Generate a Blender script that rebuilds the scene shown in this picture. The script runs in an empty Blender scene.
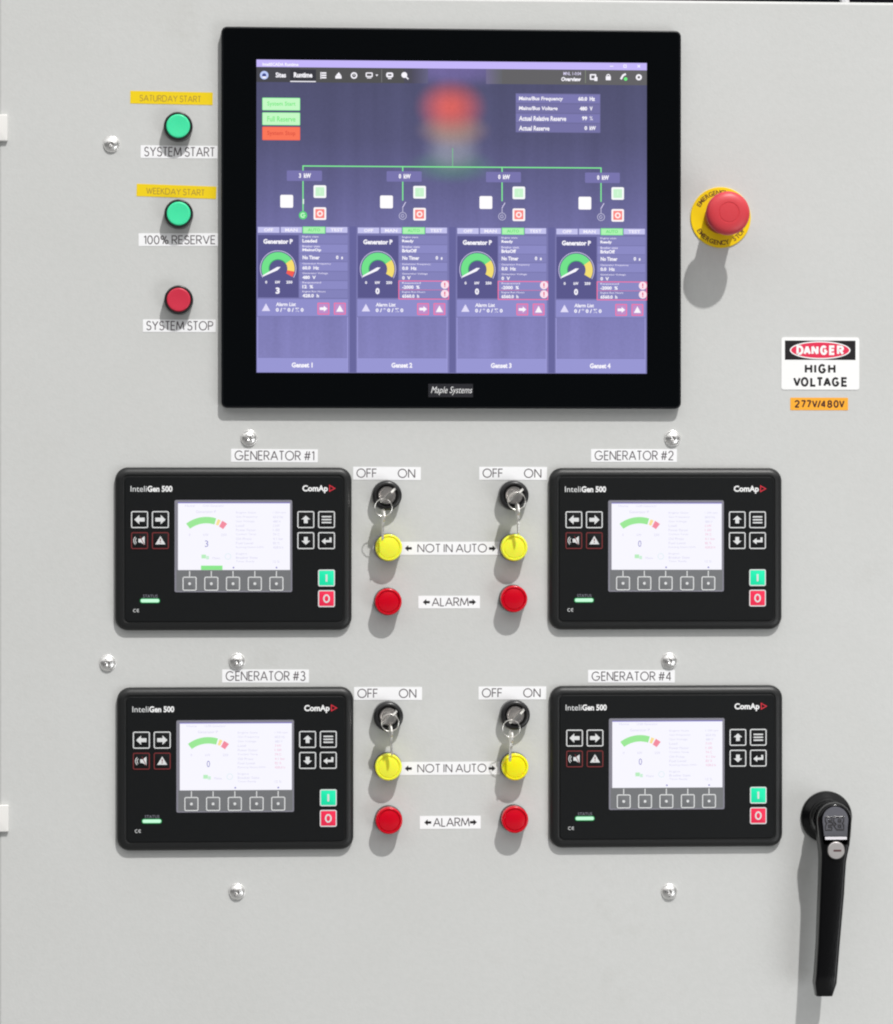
import bpy, math, random
from mathutils import Vector, Matrix
PI = math.pi
random.seed(4)
sc = bpy.context.scene
col = sc.collection
R = math.radians

# ------------------------------------------------------------------ camera
IW, IH, D = 893, 1024, 3.3
YAW = 0.066                                   # the camera stands left of the middle and looks a little to the right
cx0, cz0 = IW/2*0.001, 1.40                   # point of the door the lens is aimed at (metres)
cam_pos = Vector((cx0 - D*math.sin(YAW), -D*math.cos(YAW), cz0))
cd = bpy.data.cameras.new('camera')
cam = bpy.data.objects.new('camera', cd); col.objects.link(cam)
cam.location = cam_pos
cam.rotation_euler = (PI/2, 0, -YAW)
cd.sensor_fit = 'HORIZONTAL'; cd.sensor_width = 36; cd.lens = 36*D/(IW*0.001)
cd.clip_start = 0.1; cd.clip_end = 60
sc.camera = cam
fwd = Vector((math.sin(YAW), math.cos(YAW), 0)); rgt = Vector((math.cos(YAW), -math.sin(YAW), 0))

def W(px, py, h=0.0):
    """survey: the point h mm in front of the door that the photograph shows at (px, py), as (X, Z) in mm"""
    d = fwd*D + rgt*((px-IW/2)*0.001) + Vector((0, 0, (IH/2-py)*0.001))
    t = (-h*0.001 - cam_pos.y)/d.y
    p = cam_pos + d*t
    return p.x*1000, p.z*1000

# ------------------------------------------------------------------ materials
def lin(c):
    return tuple((x/255/12.92 if x/255 <= .04045 else ((x/255+.055)/1.055)**2.4) for x in c)
MC = {}
def pm(name, rgb, rough=.5, spec=.5, metal=0, coat=0, bump=0, bscale=400, var=0, vscale=30, trans=0, sss=0):
    if name in MC: return MC[name]
    m = bpy.data.materials.new(name); m.use_nodes = True
    nt = m.node_tree; b = nt.nodes['Principled BSDF']
    b.inputs['Base Color'].default_value = (*rgb, 1)
    b.inputs['Roughness'].default_value = rough
    b.inputs['Specular IOR Level'].default_value = spec
    b.inputs['Metallic'].default_value = metal
    b.inputs['Coat Weight'].default_value = coat; b.inputs['Coat Roughness'].default_value = .08
    b.inputs['Transmission Weight'].default_value = trans
    if sss:
        b.inputs['Subsurface Weight'].default_value = sss
        b.inputs['Subsurface Scale'].default_value = .004
    tc = nt.nodes.new('ShaderNodeTexCoord')
    if bump:
        n = nt.nodes.new('ShaderNodeTexNoise'); n.inputs['Scale'].default_value = bscale; n.inputs['Detail'].default_value = 3
        nt.links.new(tc.outputs['Object'], n.inputs['Vector'])
        bp = nt.nodes.new('ShaderNodeBump'); bp.inputs['Strength'].default_value = bump; bp.inputs['Distance'].default_value = .001
        nt.links.new(n.outputs['Fac'], bp.inputs['Height']); nt.links.new(bp.outputs['Normal'], b.inputs['Normal'])
    if var:
        n = nt.nodes.new('ShaderNodeTexNoise'); n.inputs['Scale'].default_value = vscale; n.inputs['Detail'].default_value = 6
        nt.links.new(tc.outputs['Object'], n.inputs['Vector'])
        mx = nt.nodes.new('ShaderNodeMix'); mx.data_type = 'RGBA'
        mx.inputs[6].default_value = tuple(x*(1-var) for x in rgb)+(1,); mx.inputs[7].default_value = tuple(min(1, x*(1+var)) for x in rgb)+(1,)
        nt.links.new(n.outputs['Fac'], mx.inputs[0]); nt.links.new(mx.outputs[2], b.inputs['Base Color'])
    MC[name] = m
    return m
def em(c, k=1.0):
    """light given off by one colour of a lit display (c in screen values)"""
    key = ('em', c, k)
    if key in MC: return MC[key]
    m = bpy.data.materials.new('display_light_%02x%02x%02x' % c); m.use_nodes = True
    nt = m.node_tree; b = nt.nodes['Principled BSDF']
    b.inputs['Base Color'].default_value = (.01, .01, .012, 1); b.inputs['Roughness'].default_value = .3
    b.inputs['Specular IOR Level'].default_value = .15
    b.inputs['Emission Color'].default_value = (*lin(c), 1); b.inputs['Emission Strength'].default_value = k
    MC[key] = m
    return m

# ------------------------------------------------------------------ mesh builder (millimetres, x right, y up, z out of the door)
class MB:
    def __init__(s): s.v, s.f, s.mi, s.m, s.sm = [], [], [], [], []
    def mat(s, m):
        if m not in s.m: s.m.append(m)
        return s.m.index(m)
    def add(s, vs, fs, m, smooth=False):
        o = len(s.v); k = s.mat(m)
        s.v += vs
        for f in fs: s.f.append([o+i for i in f]); s.mi.append(k); s.sm.append(smooth)
    def poly(s, pts, z, m): s.add([(x, y, z) for x, y in pts], [list(range(len(pts)))], m)
    def rect(s, x0, y0, x1, y1, z, m):
        if x0 > x1: x0, x1 = x1, x0
        if y0 > y1: y0, y1 = y1, y0
        s.poly([(x0, y0), (x1, y0), (x1, y1), (x0, y1)], z, m)
    def loft(s, rings, m, cap=True, smooth=True, close_bottom=False):
        n = len(rings[0][0]); vs = []; fs = []
        for pts, z in rings:
            for p in pts: vs.append((p[0], p[1], z if len(p) < 3 else p[2]))
        for k in range(len(rings)-1):
            for i in range(n):
                j = (i+1) % n
                fs.append([k*n+i, k*n+j, (k+1)*n+j, (k+1)*n+i])
        ncap = 0
        if cap: fs.append([(len(rings)-1)*n+i for i in range(n)]); ncap += 1
        if close_bottom: fs.append([n-1-i for i in range(n)]); ncap += 1
        s.add(vs, fs, m, smooth)
        for q_ in range(ncap): s.sm[-1-q_] = False          # end faces stay flat
    def band(s, outer, inner, z, m):
        n = len(outer)
        s.add([(x, y, z) for x, y in outer]+[(x, y, z) for x, y in inner],
              [[i, (i+1) % n, n+(i+1) % n, n+i] for i in range(n)], m)
    def frame(s, cx, cy, w, h, r, t, z, m):
        s.band(rr(cx, cy, w, h, r), rr(cx, cy, w-2*t, h-2*t, max(r-t, .1)), z, m)
    def arc(s, cx, cy, r0, r1, a0, a1, z, m, n=20):
        vs = []; fs = []
        for i in range(n+1):
            a = R(a0+(a1-a0)*i/n)
            vs += [(cx+r0*math.cos(a), cy+r0*math.sin(a), z), (cx+r1*math.cos(a), cy+r1*math.sin(a), z)]
        for i in range(n):
            q = [2*i, 2*i+1, 2*i+3, 2*i+2]
            fs.append(q if a1 > a0 else q[::-1])
        s.add(vs, fs, m)
    def disc(s, cx, cy, r, z, m, n=24): s.poly(circ(cx, cy, r, n), z, m)
    def line(s, pts, t, z, m, closed=False):
        """a flat ribbon of width t along pts with mitred corners"""
        P = [Vector(p) for p in pts]; n = len(P); vs = []
        if not closed:                                   # sharp turns are two strokes laid over each other
            for i in range(1, n-1):
                if (P[i]-P[i-1]).normalized().dot((P[i+1]-P[i]).normalized()) < -.2:
                    s.line(pts[:i+1], t, z, m); s.line(pts[i:], t, z+.007, m); return
        for i in range(n):
            a = P[i-1] if (i or closed) else None
            b = P[(i+1) % n] if (i < n-1 or closed) else None
            d1 = (P[i]-a).normalized() if a is not None else None
            d2 = (b-P[i]).normalized() if b is not None else None
            d1 = d1 or d2; d2 = d2 or d1
            n1 = Vector((-d1.y, d1.x)); n2 = Vector((-d2.y, d2.x)); mm = n1+n2
            if mm.length < 1e-4: mm = n1
            mm.normalize(); k = min(1.7, 1/max(.2, mm.dot(n1)))
            o = mm*(t/2*k)
            vs += [(P[i].x-o.x, P[i].y-o.y, z), (P[i].x+o.x, P[i].y+o.y, z)]
        fs = []
        for i in range(n if closed else n-1):
            j = (i+1) % n
            fs.append([2*i, 2*j, 2*j+1, 2*i+1])
        s.add(vs, fs, m)
    def text(s, body, x0, y0, x1, y1, z, m, bold=0, shear=0, res=2):
        """set type whose ink fills the given box"""
        vs, fs, bx = type_mesh(body, bold, shear, res)
        w, h = bx[2]-bx[0], bx[3]-bx[1]
        s.add([(x0+(x-bx[0])/w*(x1-x0), y0+(y-bx[1])/h*(y1-y0), z) for x, y in vs], fs, m)
    def tube(s, pts, r, m, closed=False, n=8):
        P = [Vector(p) for p in pts]; N = len(P); vs = []; fs = []
        for i in range(N):
            a = P[i-1] if (i or closed) else P[i]; b = P[(i+1) % N] if (i < N-1 or closed) else P[i]
            d = (b-a).normalized(); u = d.cross(Vector((0, 0, 1)))
            if u.length < .05: u = d.cross(Vector((0, 1, 0)))
            u.normalize(); w = d.cross(u)
            for k in range(n):
                q = P[i]+u*(r*math.cos(2*PI*k/n))+w*(r*math.sin(2*PI*k/n)); vs.append(tuple(q))
        for i in range(N if closed else N-1):
            j = (i+1) % N
            for k in range(n): fs.append([i*n+k, i*n+(k+1) % n, j*n+(k+1) % n, j*n+k])
        s.add(vs, fs, m, True)
    def plate(s, pts, t, m, frame):
        """a flat outline with thickness t, carried into space by frame(u, v, w)"""
        n = len(pts)
        vs = [frame(u, v, -t/2) for u, v in pts]+[frame(u, v, t/2) for u, v in pts]
        s.add(vs, [list(range(n))[::-1], [n+i for i in range(n)]]+[[i, (i+1) % n, n+(i+1) % n, n+i] for i in range(n)], m)
    def build(s, name, parent=None, angle=35):
        me = bpy.data.meshes.new(name)
        me.from_pydata([(x*.001, y*.001, z*.001) for x, y, z in s.v], [], s.f)
        for m in s.m: me.materials.append(m)
        for p, k, q in zip(me.polygons, s.mi, s.sm): p.material_index = k; p.use_smooth = q
        me.update()
        if any(s.sm): me.set_sharp_from_angle(angle=R(angle))
        o = bpy.data.objects.new(name, me); col.objects.link(o)
        if parent: o.parent = parent
        return o

def circ(cx, cy, r, n=48): return [(cx+r*math.cos(2*PI*i/n), cy+r*math.sin(2*PI*i/n)) for i in range(n)]
def rr(cx, cy, w, h, r, n=6):
    out = []
    for sx, sy, a in ((1, 1, 0), (-1, 1, 90), (-1, -1, 180), (1, -1, 270)):
        for i in range(n+1):
            t = R(a+90*i/n)
            out.append((cx+sx*(w/2-r)+r*math.cos(t), cy+sy*(h/2-r)+r*math.sin(t)))
    return out
def rloft(mb, w, h, r, prof, m, cx=0, cy=0, cap=True, n=6):
    mb.loft([(rr(cx, cy, w-2*i, h-2*i, max(.15, r-i), n), z) for i, z in prof], m, cap)
def lathe(mb, prof, m, cx=0, cy=0, n=56, cap=True):
    mb.loft([(circ(cx, cy, r, n), z) for r, z in prof], m, cap)
def edge(i0, z0, rad, n=5):
    """quarter round from (inset i0, height z0-rad) to (inset i0+rad, height z0)"""
    return [(i0+rad*(1-math.cos(PI/2*k/n)), z0-rad+rad*math.sin(PI/2*k/n)) for k in range(n+1)]
TYPE = {}
def type_mesh(body, bold, shear, res):
    k = (body, bold, shear, res)
    if k in TYPE: return TYPE[k]
    c = bpy.data.curves.new('type', 'FONT'); c.body = body; c.dimensions = '2D'; c.fill_mode = 'BOTH'
    c.resolution_u = res; c.offset = bold; c.shear = shear
    o = bpy.data.objects.new('type', c); me = bpy.data.meshes.new_from_object(o)
    vs = [(v.co.x, v.co.y) for v in me.vertices]; fs = [list(p.vertices) for p in me.polygons]
    xs = [v[0] for v in vs]; ys = [v[1] for v in vs]
    bpy.data.objects.remove(o); bpy.data.curves.remove(c); bpy.data.meshes.remove(me)
    TYPE[k] = (vs, fs, (min(xs), min(ys), max(xs), max(ys)))
    return TYPE[k]

# thin geometric capitals of the label tape: (width, strokes)
def A_(cx, cy, rx, ry, a0, a1, n=12): return [(cx+rx*math.cos(R(a0+(a1-a0)*i/n)), cy+ry*math.sin(R(a0+(a1-a0)*i/n))) for i in range(n+1)]
GL = {
 'A': (.78, [[(0, 0), (.39, 1), (.78, 0)], [(.14, .33), (.64, .33)]]),
 'C': (.9, [A_(.48, .5, .46, .5, 48, 312, 20)]),
 'D': (.76, [[(0, 0), (0, 1), (.3, 1)]+A_(.3, .5, .45, .5, 84, -84)+[(.3, 0), (.02, 0)]]),
 'E': (.46, [[(.46, 1), (0, 1), (0, 0), (.46, 0)], [(.04, .52), (.42, .52)]]),
 'F': (.44, [[(.44, 1), (0, 1), (0, 0)], [(.04, .52), (.4, .52)]]),
 'G': (.96, [A_(.48, .5, .46, .5, 42, 355, 22)+[(.94, .46), (.52, .46)]]),
 'I': (.02, [[(0, 0), (0, 1)]]),
 'K': (.56, [[(0, 0), (0, 1)], [(.5, 1), (.03, .46)], [(.2, .58), (.56, 0)]]),
 'L': (.4, [[(0, 1), (0, 0), (.4, 0)]]),
 'M': (.9, [[(0, 0), (.1, 1), (.45, .12), (.8, 1), (.9, 0)]]),
 'N': (.68, [[(0, 0), (0, 1), (.68, 0), (.68, 1)]]),
 'O': (.94, [('c', A_(.47, .5, .46, .5, 0, 345, 23))]),
 'P': (.54, [[(0, 0), (0, 1), (.28, 1)]+A_(.28, .74, .26, .26, 80, -80)+[(.28, .48), (.03, .48)]]),
 'R': (.56, [[(0, 0), (0, 1), (.28, 1)]+A_(.28, .74, .26, .26, 80, -80)+[(.28, .48), (.03, .48)], [(.26, .46), (.56, 0)]]),
 'S': (.54, [A_(.28, .75, .23, .25, 25, 262)+A_(.27, .25, .27, .26, 82, -155)]),
 'T': (.5, [[(0, 1), (.5, 1)], [(.25, .96), (.25, 0)]]),
 'U': (.62, [[(0, 1), (0, .32)]+A_(.31, .31, .31, .31, 190, 350)+[(.62, .32), (.62, 1)]]),
 'V': (.7, [[(0, 1), (.35, 0), (.7, 1)]]),
 'W': (1.0, [[(0, 1), (.26, 0), (.5, .92), (.74, 0), (1, 1)]]),
 'Y': (.66, [[(0, 1), (.33, .48), (.66, 1)], [(.33, .46), (.33, 0)]]),
 '0': (.56, [('c', A_(.28, .5, .27, .5, 0, 345, 23))]),
 '1': (.2, [[(0, .84), (.19, 1), (.19, 0)]]),
 '2': (.54, [A_(.27, .72, .26, .28, 170, -35)+[(0, 0), (.54, 0)]]),
 '3': (.52, [A_(.25, .76, .22, .24, 150, -75)+[(.2, .52)], A_(.25, .26, .27, .27, 90, -155)]),
 '4': (.56, [[(.42, 0), (.42, 1), (0, .27), (.56, .27)]]),
 '#': (.7, [[(.14, 0), (.3, 1)], [(.42, 0), (.58, 1)], [(.04, .66), (.7, .66)], [(0, .34), (.66, .34)]]),
 '%': (.84, [('c', A_(.17, .77, .16, .22, 0, 330, 11)), ('c', A_(.67, .23, .16, .22, 0, 330, 11)), [(.62, 1), (.22, 0)]]),
 ' ': (.06, []),
 '7': (.54, [[(0, 1), (.52, 1), (.16, 0)]]),
 '8': (.54, [('c', A_(.27, .74, .22, .25, 0, 340, 17)), ('c', A_(.27, .25, .26, .26, 0, 340, 17))]),
 '/': (.34, [[(0, -.04), (.34, 1.04)]]),
 'H': (.62, [[(0, 0), (0, 1)], [(.62, 0), (.62, 1)], [(0, .52), (.62, .52)]]),
}
def tape_text(mb, body, x0, y0, x1, y1, t, z, m, gap=.2):
    tot = sum(GL[c][0]+gap for c in body)-gap
    H = y1-y0; sx = (x1-x0)/tot; x = 0; k = 0
    for c in body:
        w, st = GL[c]
        for s in st:
            cl = isinstance(s, tuple) and s[0] == 'c'
            pts = s[1] if cl else s
            mb.line([(x0+(x+p[0])*sx, y0+p[1]*H) for p in pts], t, z+.012*k, m, cl); k = (k+1) % 3
        x += w+gap

COND = {'I': .001, 'M': .74, 'E': .5, 'L': .46, 'T': .56, '/': .34, 'O': .64, 'G': .64, 'A': .64, 'V': .62}
def bold_caps(mb, body, x0, y0, x1, y1, t, z, m, gap=.42):
    """condensed heavy capitals; the box is the ink box"""
    kern = lambda a, b: -.2 if a+b in ('LT', 'TA', 'VO', 'V/', '/4', 'DA') else -.12 if a+b in ('TA', '0V', 'AN', 'AG', '7V', '77') else 0
    kn = [kern(a, b) for a, b in zip(body, body[1:]+' ')]
    tot = sum(COND.get(c, .58)+gap for c in body)-gap+sum(kn)
    x0 += t/2; x1 -= t/2; y0 += t/2; y1 -= t/2
    sx = (x1-x0)/tot; x = 0; k = 0
    for c, kq in zip(body, kn):
        w, st = GL[c]; f = COND.get(c, .58)/w
        for s in st:
            cl = isinstance(s, tuple) and s[0] == 'c'; pts = s[1] if cl else s
            mb.line([(x0+(x+p[0]*f)*sx, y0+p[1]*(y1-y0)) for p in pts], t, z+.015*k, m, cl); k = (k+1) % 3
        x += COND.get(c, .58)+gap+kq

def tag(o, label=None, cat=None, group=None, kind=None):
    if label: o['label'] = label
    if cat: o['category'] = cat
    if group: o['group'] = group
    if kind: o['kind'] = kind
    return o
def place(o, px, py, h=0, z=0, roll=0):
    """stand a thing on the door where the photograph shows its point at height h"""
    x, zz = W(px, py, h)
    o.location = (x*.001, -z*.001, zz*.001); o.rotation_euler = (PI/2, roll, 0)
    return o
def thing(name, px, py, h, label, cat, group=None, z=0):
    o = bpy.data.objects.new(name, None); o.empty_display_size = .02; col.objects.link(o)
    place(o, px, py, h, z)
    return tag(o, label, cat, group)
def copy_tree(o, parent=None, skip=()):
    c = o.copy(); col.objects.link(c); c.parent = parent
    for ch in list(o.children):
        if ch.name.split('.')[0] not in skip: copy_tree(ch, c, skip)
    return c

# ------------------------------------------------------------------ shared materials
white_ink = pm('white_ink', (.85, .85, .86), .5)
ink = pm('black_ink', (.012, .010, .012), .55, .3)
thin_ink = pm('label_ink', (.085, .07, .08), .55, .3)
tape_white = pm('white_tape', (.92, .92, .94), .4, var=.02, vscale=60)
tape_yellow = pm('yellow_tape', (.86, .62, .0), .45, var=.03, vscale=60)
faded_ink = pm('faded_brown_ink', (.42, .27, .03), .6)
blackp = pm('black_plastic', (.009, .0095, .01), .42, .5, bump=.15, bscale=900)
ringp = pm('black_ring_plastic', (.016, .016, .017), .3, .5)
monp = pm('monitor_black', (.004, .005, .007), .35, .3)
glassb = pm('black_glass', (.0022, .0028, .0035), .12, .25)
facem = pm('keypad_foil_black', (.0038, .0045, .0052), .5, .24, bump=.1, bscale=1500, var=.15, vscale=200)
chrome = pm('bright_nickel', (.92, .91, .90), .36, metal=1)
steel = pm('brushed_steel', (.72, .69, .68), .3, metal=1, bump=.15, bscale=700)
keym = pm('key_nickel', (.86, .84, .8), .3, metal=1)

# ------------------------------------------------------------------ cabinet door
paint = bpy.data.materials.new('grey_cabinet_paint'); paint.use_nodes = True
nt = paint.node_tree; b = nt.nodes['Principled BSDF']; L = nt.links.new
tc = nt.nodes.new('ShaderNodeTexCoord')
n1 = nt.nodes.new('ShaderNodeTexNoise'); n1.inputs['Scale'].default_value = 7; n1.inputs['Detail'].default_value = 8; n1.inputs['Roughness'].default_value = .65
n2 = nt.nodes.new('ShaderNodeTexNoise'); n2.inputs['Scale'].default_value = 170; n2.inputs['Detail'].default_value = 4
n3 = nt.nodes.new('ShaderNodeTexNoise'); n3.inputs['Scale'].default_value = 3.2; n3.inputs['Detail'].default_value = 10; n3.inputs['Roughness'].default_value = .8
for n in (n1, n2, n3): L(tc.outputs['Object'], n.inputs['Vector'])
rp = nt.nodes.new('ShaderNodeValToRGB'); e = rp.color_ramp.elements
e[0].position = .3; e[0].color = (.588, .594, .586, 1); e[1].position = .7; e[1].color = (.61, .616, .612, 1)
L(n1.outputs['Fac'], rp.inputs['Fac'])
mx = nt.nodes.new('ShaderNodeMix'); mx.data_type = 'RGBA'; mx.blend_type = 'MULTIPLY'
r2 = nt.nodes.new('ShaderNodeValToRGB'); e = r2.color_ramp.elements
e[0].position = .35; e[0].color = (.972, .972, .968, 1); e[1].position = .65; e[1].color = (1, .998, .995, 1)
L(n2.outputs['Fac'], r2.inputs['Fac']); mx.inputs[0].default_value = 1
L(rp.outputs['Color'], mx.inputs[6]); L(r2.outputs['Color'], mx.inputs[7])
# faint handling smudges
r3 = nt.nodes.new('ShaderNodeValToRGB'); e = r3.color_ramp.elements
e[0].position = .57; e[0].color = (1, 1, 1, 1); e[1].position = .74; e[1].color = (.90, .895, .88, 1)
L(n3.outputs['Fac'], r3.inputs['Fac'])
m2 = nt.nodes.new('ShaderNodeMix'); m2.data_type = 'RGBA'; m2.blend_type = 'MULTIPLY'; m2.inputs[0].default_value = 1
L(mx.outputs[2], m2.inputs[6]); L(r3.outputs['Color'], m2.inputs[7]); L(m2.outputs[2], b.inputs['Base Color'])
b.inputs['Roughness'].default_value = .48; b.inputs['Specular IOR Level'].default_value = .35
bp = nt.nodes.new('ShaderNodeBump'); bp.inputs['Strength'].default_value = .12; bp.inputs['Distance'].default_value = .001
n4 = nt.nodes.new('ShaderNodeTexNoise'); n4.inputs['Scale'].default_value = 350; n4.inputs['Detail'].default_value = 2
L(tc.outputs['Object'], n4.inputs['Vector']); L(n4.outputs['Fac'], bp.inputs['Height']); L(bp.outputs['Normal'], b.inputs['Normal'])

xl, _ = W(-1.5, 1000); _, zt = W(820, 1.6)
xr, zb = 1180, 250
m = MB()
w, h = xr-xl, zt-zb
rloft(m, w, h, 4, [(0, -32)]+edge(0, 0, 3.2, 6)+[(3.7, 0), (6, 0)], paint, cap=True)
door = m.build('cabinet_door')
door.location = ((xl+xr)/2*.001, 0, (zt+zb)/2*.001); door.rotation_euler = (PI/2, 0, 0)
tag(door, 'light grey painted steel cabinet door that carries all the controls', 'door')

# the dim room beyond the top edge of the door
rm = pm('dark_room_wall', (.004, .004, .007), .9, .1, var=.6, vscale=3)
mg = pm('maroon_paint', (.10, .003, .02), .6, .1)
m = MB(); m.rect(-6000, -3000, 6000, 4000, 0, rm)
bk = m.build('background_wall'); bk.location = (.4, 2.2, 1.2); bk.rotation_euler = (PI/2, 0, 0); tag(bk, kind='structure')
m = MB(); rloft(m, 1500, 60, 4, [(0, 0)]+edge(0, 30, 4), mg)
o = m.build('pipe_rail'); x, z = W(760, 1, 0); o.location = ((x-100)*.001, .62, (z-57)*.001); o.rotation_euler = (PI/2, 0, 0)
tag(o, 'dark maroon rail glimpsed in the dim room over the top edge of the door', 'rail')
m = MB(); wc = pm('white_cable', (.8, .8, .82), .5)
m.tube([(-8, 90, 0), (-3, 60, 4), (3, 30, 8), (0, 8, 10), (-2, -30, 8)], 5, wc)
o = m.build('hanging_cable'); x, z = W(850, 1, 0); o.location = ((x+8)*.001, .09, (z-22)*.001); o.rotation_euler = (PI/2, 0, 0)
tag(o, 'white cable hanging down behind the top edge of the door', 'cable')

# hinge leaves on the left edge
def hinge(py0, py1, px1, label):
    px = -12
    x0, z0 = W(px, (py0+py1)/2, 4); x1, _ = W(px1, py0, 4); _, za = W(px1, py0, 4); _, zb_ = W(px1, py1, 4)
    m = MB(); rloft(m, x1-x0, za-zb_, 1.2, [(0, .02)]+edge(0, 4, 1), pm('pale_hinge_paint', (.80, .79, .77), .4))
    o = m.build('hinge_leaf'); o.location = ((x0+x1)/2*.001, -.0002, (za+zb_)/2*.001); o.rotation_euler = (PI/2, 0, 0)
    tag(o, label, 'hinge', 'pale hinge leaves on the left edge of the door')
hinge(114.5, 141, 7.5, 'off-white hinge leaf high on the left edge of the door')
hinge(805, 832, 8.5, 'off-white hinge leaf low on the left edge of the door')

# ------------------------------------------------------------------ tape labels
LAB = {}
def label_tape(body_fn, px0, py0, px1, py1, label, cat='label', roll=0, mat=tape_white, group=None, t=.25, r=.4, name='label_tape'):
    (x0, z1), (x1, z0) = W(px0, (py0+py1)/2), W(px1, (py0+py1)/2)
    _, za = W((px0+px1)/2, py0); _, zb_ = W((px0+px1)/2, py1)
    w, h = x1-x0, za-zb_
    m = MB(); rloft(m, w, h, r, [(0, .02), (0, t)], mat, n=3)
    body_fn(m, w, h, t+.04)
    o = m.build(name); o.location = ((x0+x1)/2*.001, 0, (za+zb_)/2*.001); o.rotation_euler = (PI/2, roll, 0)
    return tag(o, label, cat, group)
def one(body, l, r, lo, hi, th=1.0, mt=thin_ink, gap=.2):
    """text between fractions l..r of the width and lo..hi of the height"""
    return lambda m, w, h, z: tape_text(m, body, -w/2+l*w, -h/2+lo*h, -w/2+r*w, -h/2+hi*h, th, z, mt, gap)
gs = 'printed tape strips beside the pushbuttons'
label_tape(one('SATURDAY START', .115, .855, .22, .68, .75, faded_ink), 130.3, 91.7, 212.7, 104.3, 'yellow tape strip reading SATURDAY START in faded letters', roll=R(.7), mat=tape_yellow)
label_tape(one('WEEKDAY START', .125, .85, .24, .70, .75, faded_ink), 136.6, 185.2, 216.3, 197.6, 'yellow tape strip reading WEEKDAY START in faded letters', roll=R(1.7), mat=tape_yellow)
label_tape(one('SYSTEM START', .05, .96, .17, .85), 140.6, 145.6, 217.5, 158.3, 'white tape strip reading SYSTEM START under the top green button', roll=R(.1))
label_tape(one('100% RESERVE', .07, .965, .17, .80), 138.6, 233.3, 217.8, 246, 'white tape strip reading 100% RESERVE under the lower green button', roll=R(-.4))
label_tape(one('SYSTEM STOP', .05, .96, .17, .84), 142.9, 319.5, 215.7, 332, 'white tape strip reading SYSTEM STOP under the red pushbutton', roll=R(0))
for i, (a, b_, c_, d_) in enumerate([(231, 449.1, 317.8, 462.2), (591, 449.1, 676.9, 462), (222.1, 669.5, 308.9, 682.6), (588, 670, 674.8, 682.5)]):
    label_tape(one('GENERATOR #%d' % (i+1), .045, .955, .17, .84, 1.0), a, b_, c_, d_, ['white GENERATOR #1 tape strip just below the bottom left corner of the monitor', 'white GENERATOR #2 tape strip just below the bottom right corner of the monitor', 'white GENERATOR #3 tape strip above the lower left control unit', 'white GENERATOR #4 tape strip above the lower right control unit'][i], roll=R([.3, 0, .2, .2][i]))
def offon(m, w, h, z):
    tape_text(m, 'OFF', -w*.445, -h*.31, -w*.155, h*.33, 1.0, z, thin_ink, .18)
    tape_text(m, 'ON', w*.165, -h*.31, w*.41, h*.33, 1.0, z, thin_ink, .2)
for i, (a, b_, c_, d_) in enumerate([(353.1, 466.9, 420.8, 479.9), (479.2, 466.9, 547, 479.9), (354, 687, 422, 700), (478.5, 686.5, 546.2, 699.5)]):
    label_tape(offon, a, b_, c_, d_, 'white OFF ON tape strip above the key switch at the %s control unit' % ['upper left', 'upper right', 'lower left', 'lower right'][i], roll=R([.3, .2, .2, .1][i]))
def arrow(m, cx, cy, s, d, z, mt):
    """a stubby arrow pointing in direction d (+1 right)"""
    m.poly([(cx+d*s*x, cy+s*y) for x, y in ([(.5, 0), (0, .45), (0, .18), (-.5, .18), (-.5, -.18), (0, -.18), (0, -.45)] if d < 0 else [(.5, 0), (0, .45), (0, .18), (-.5, .18), (-.5, -.18), (0, -.18), (0, -.45)])][::(1 if d < 0 else -1)][::-1 if d < 0 else 1], z, mt)
def notauto(m, w, h, z):
    tape_text(m, 'NOT IN AUTO', -w*.325, -h*.29, w*.36, h*.31, .95, z, thin_ink, .2)
    arrow(m, -w*.42, 0, 7, -1, z, ink); arrow(m, w*.42, -h*.02, 7, 1, z, ink)
def alarm(m, w, h, z):
    tape_text(m, 'ALARM', -w*.275, -h*.30, w*.31, h*.33, 1.0, z, thin_ink, .17)
    arrow(m, -w*.37, 0, 7, -1, z, ink); arrow(m, w*.38, 0, 7, 1, z, ink)
label_tape(notauto, 400.3, 541.8, 500.5, 554.8, 'white tape strip reading NOT IN AUTO between the upper two yellow lamps')
label_tape(notauto, 400.3, 761.8, 500, 774.8, 'white tape strip reading NOT IN AUTO between the lower two yellow lamps')
label_tape(alarm, 418.3, 595.8, 479.9, 608.4, 'white tape strip reading ALARM between the upper two red lamps')
label_tape(alarm, 419.8, 815.9, 480.7, 828.8, 'white tape strip reading ALARM between the lower two red lamps')
def danger(m, w, h, z):
    red = pm('sign_red', (.78, .03, .09), .4); sw = pm('sign_white', (.92, .92, .92), .4)
    k = w/77.9
    m.rect(-w/2+3.5*k, h/2-3.3*k, w/2-3.8*k, h/2-22.4*k, z, ink)
    cx, cy = -.2*k, h/2-12.8*k
    el = lambda a, b: [(cx+a*k*math.cos(2*PI*i/48), cy+b*k*math.sin(2*PI*i/48)) for i in range(48)]
    m.poly(el(30.3, 8.9), z+.03, sw); m.poly(el(29, 7.7), z+.06, red)
    bold_caps(m, 'DANGER', -24*k, cy-4.8*k, 23.7*k, cy+4.8*k, 2.4*k, z+.1, sw, .46)
    bold_caps(m, 'HIGH', -15.6*k, h/2-36*k, 15.2*k, h/2-26.4*k, 2.15*k, z, ink)
    bold_caps(m, 'VOLTAGE', -27.2*k, h/2-49*k, 27.4*k, h/2-39.4*k, 2.15*k, z, ink)
label_tape(danger, 781.3, 337.3, 859.2, 389.7, 'white DANGER HIGH VOLTAGE sign with a red oval on black', 'sign', mat=pm('sign_white', (.92, .92, .92), .4), r=2.4, t=.5, name='warning_sign')
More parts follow.
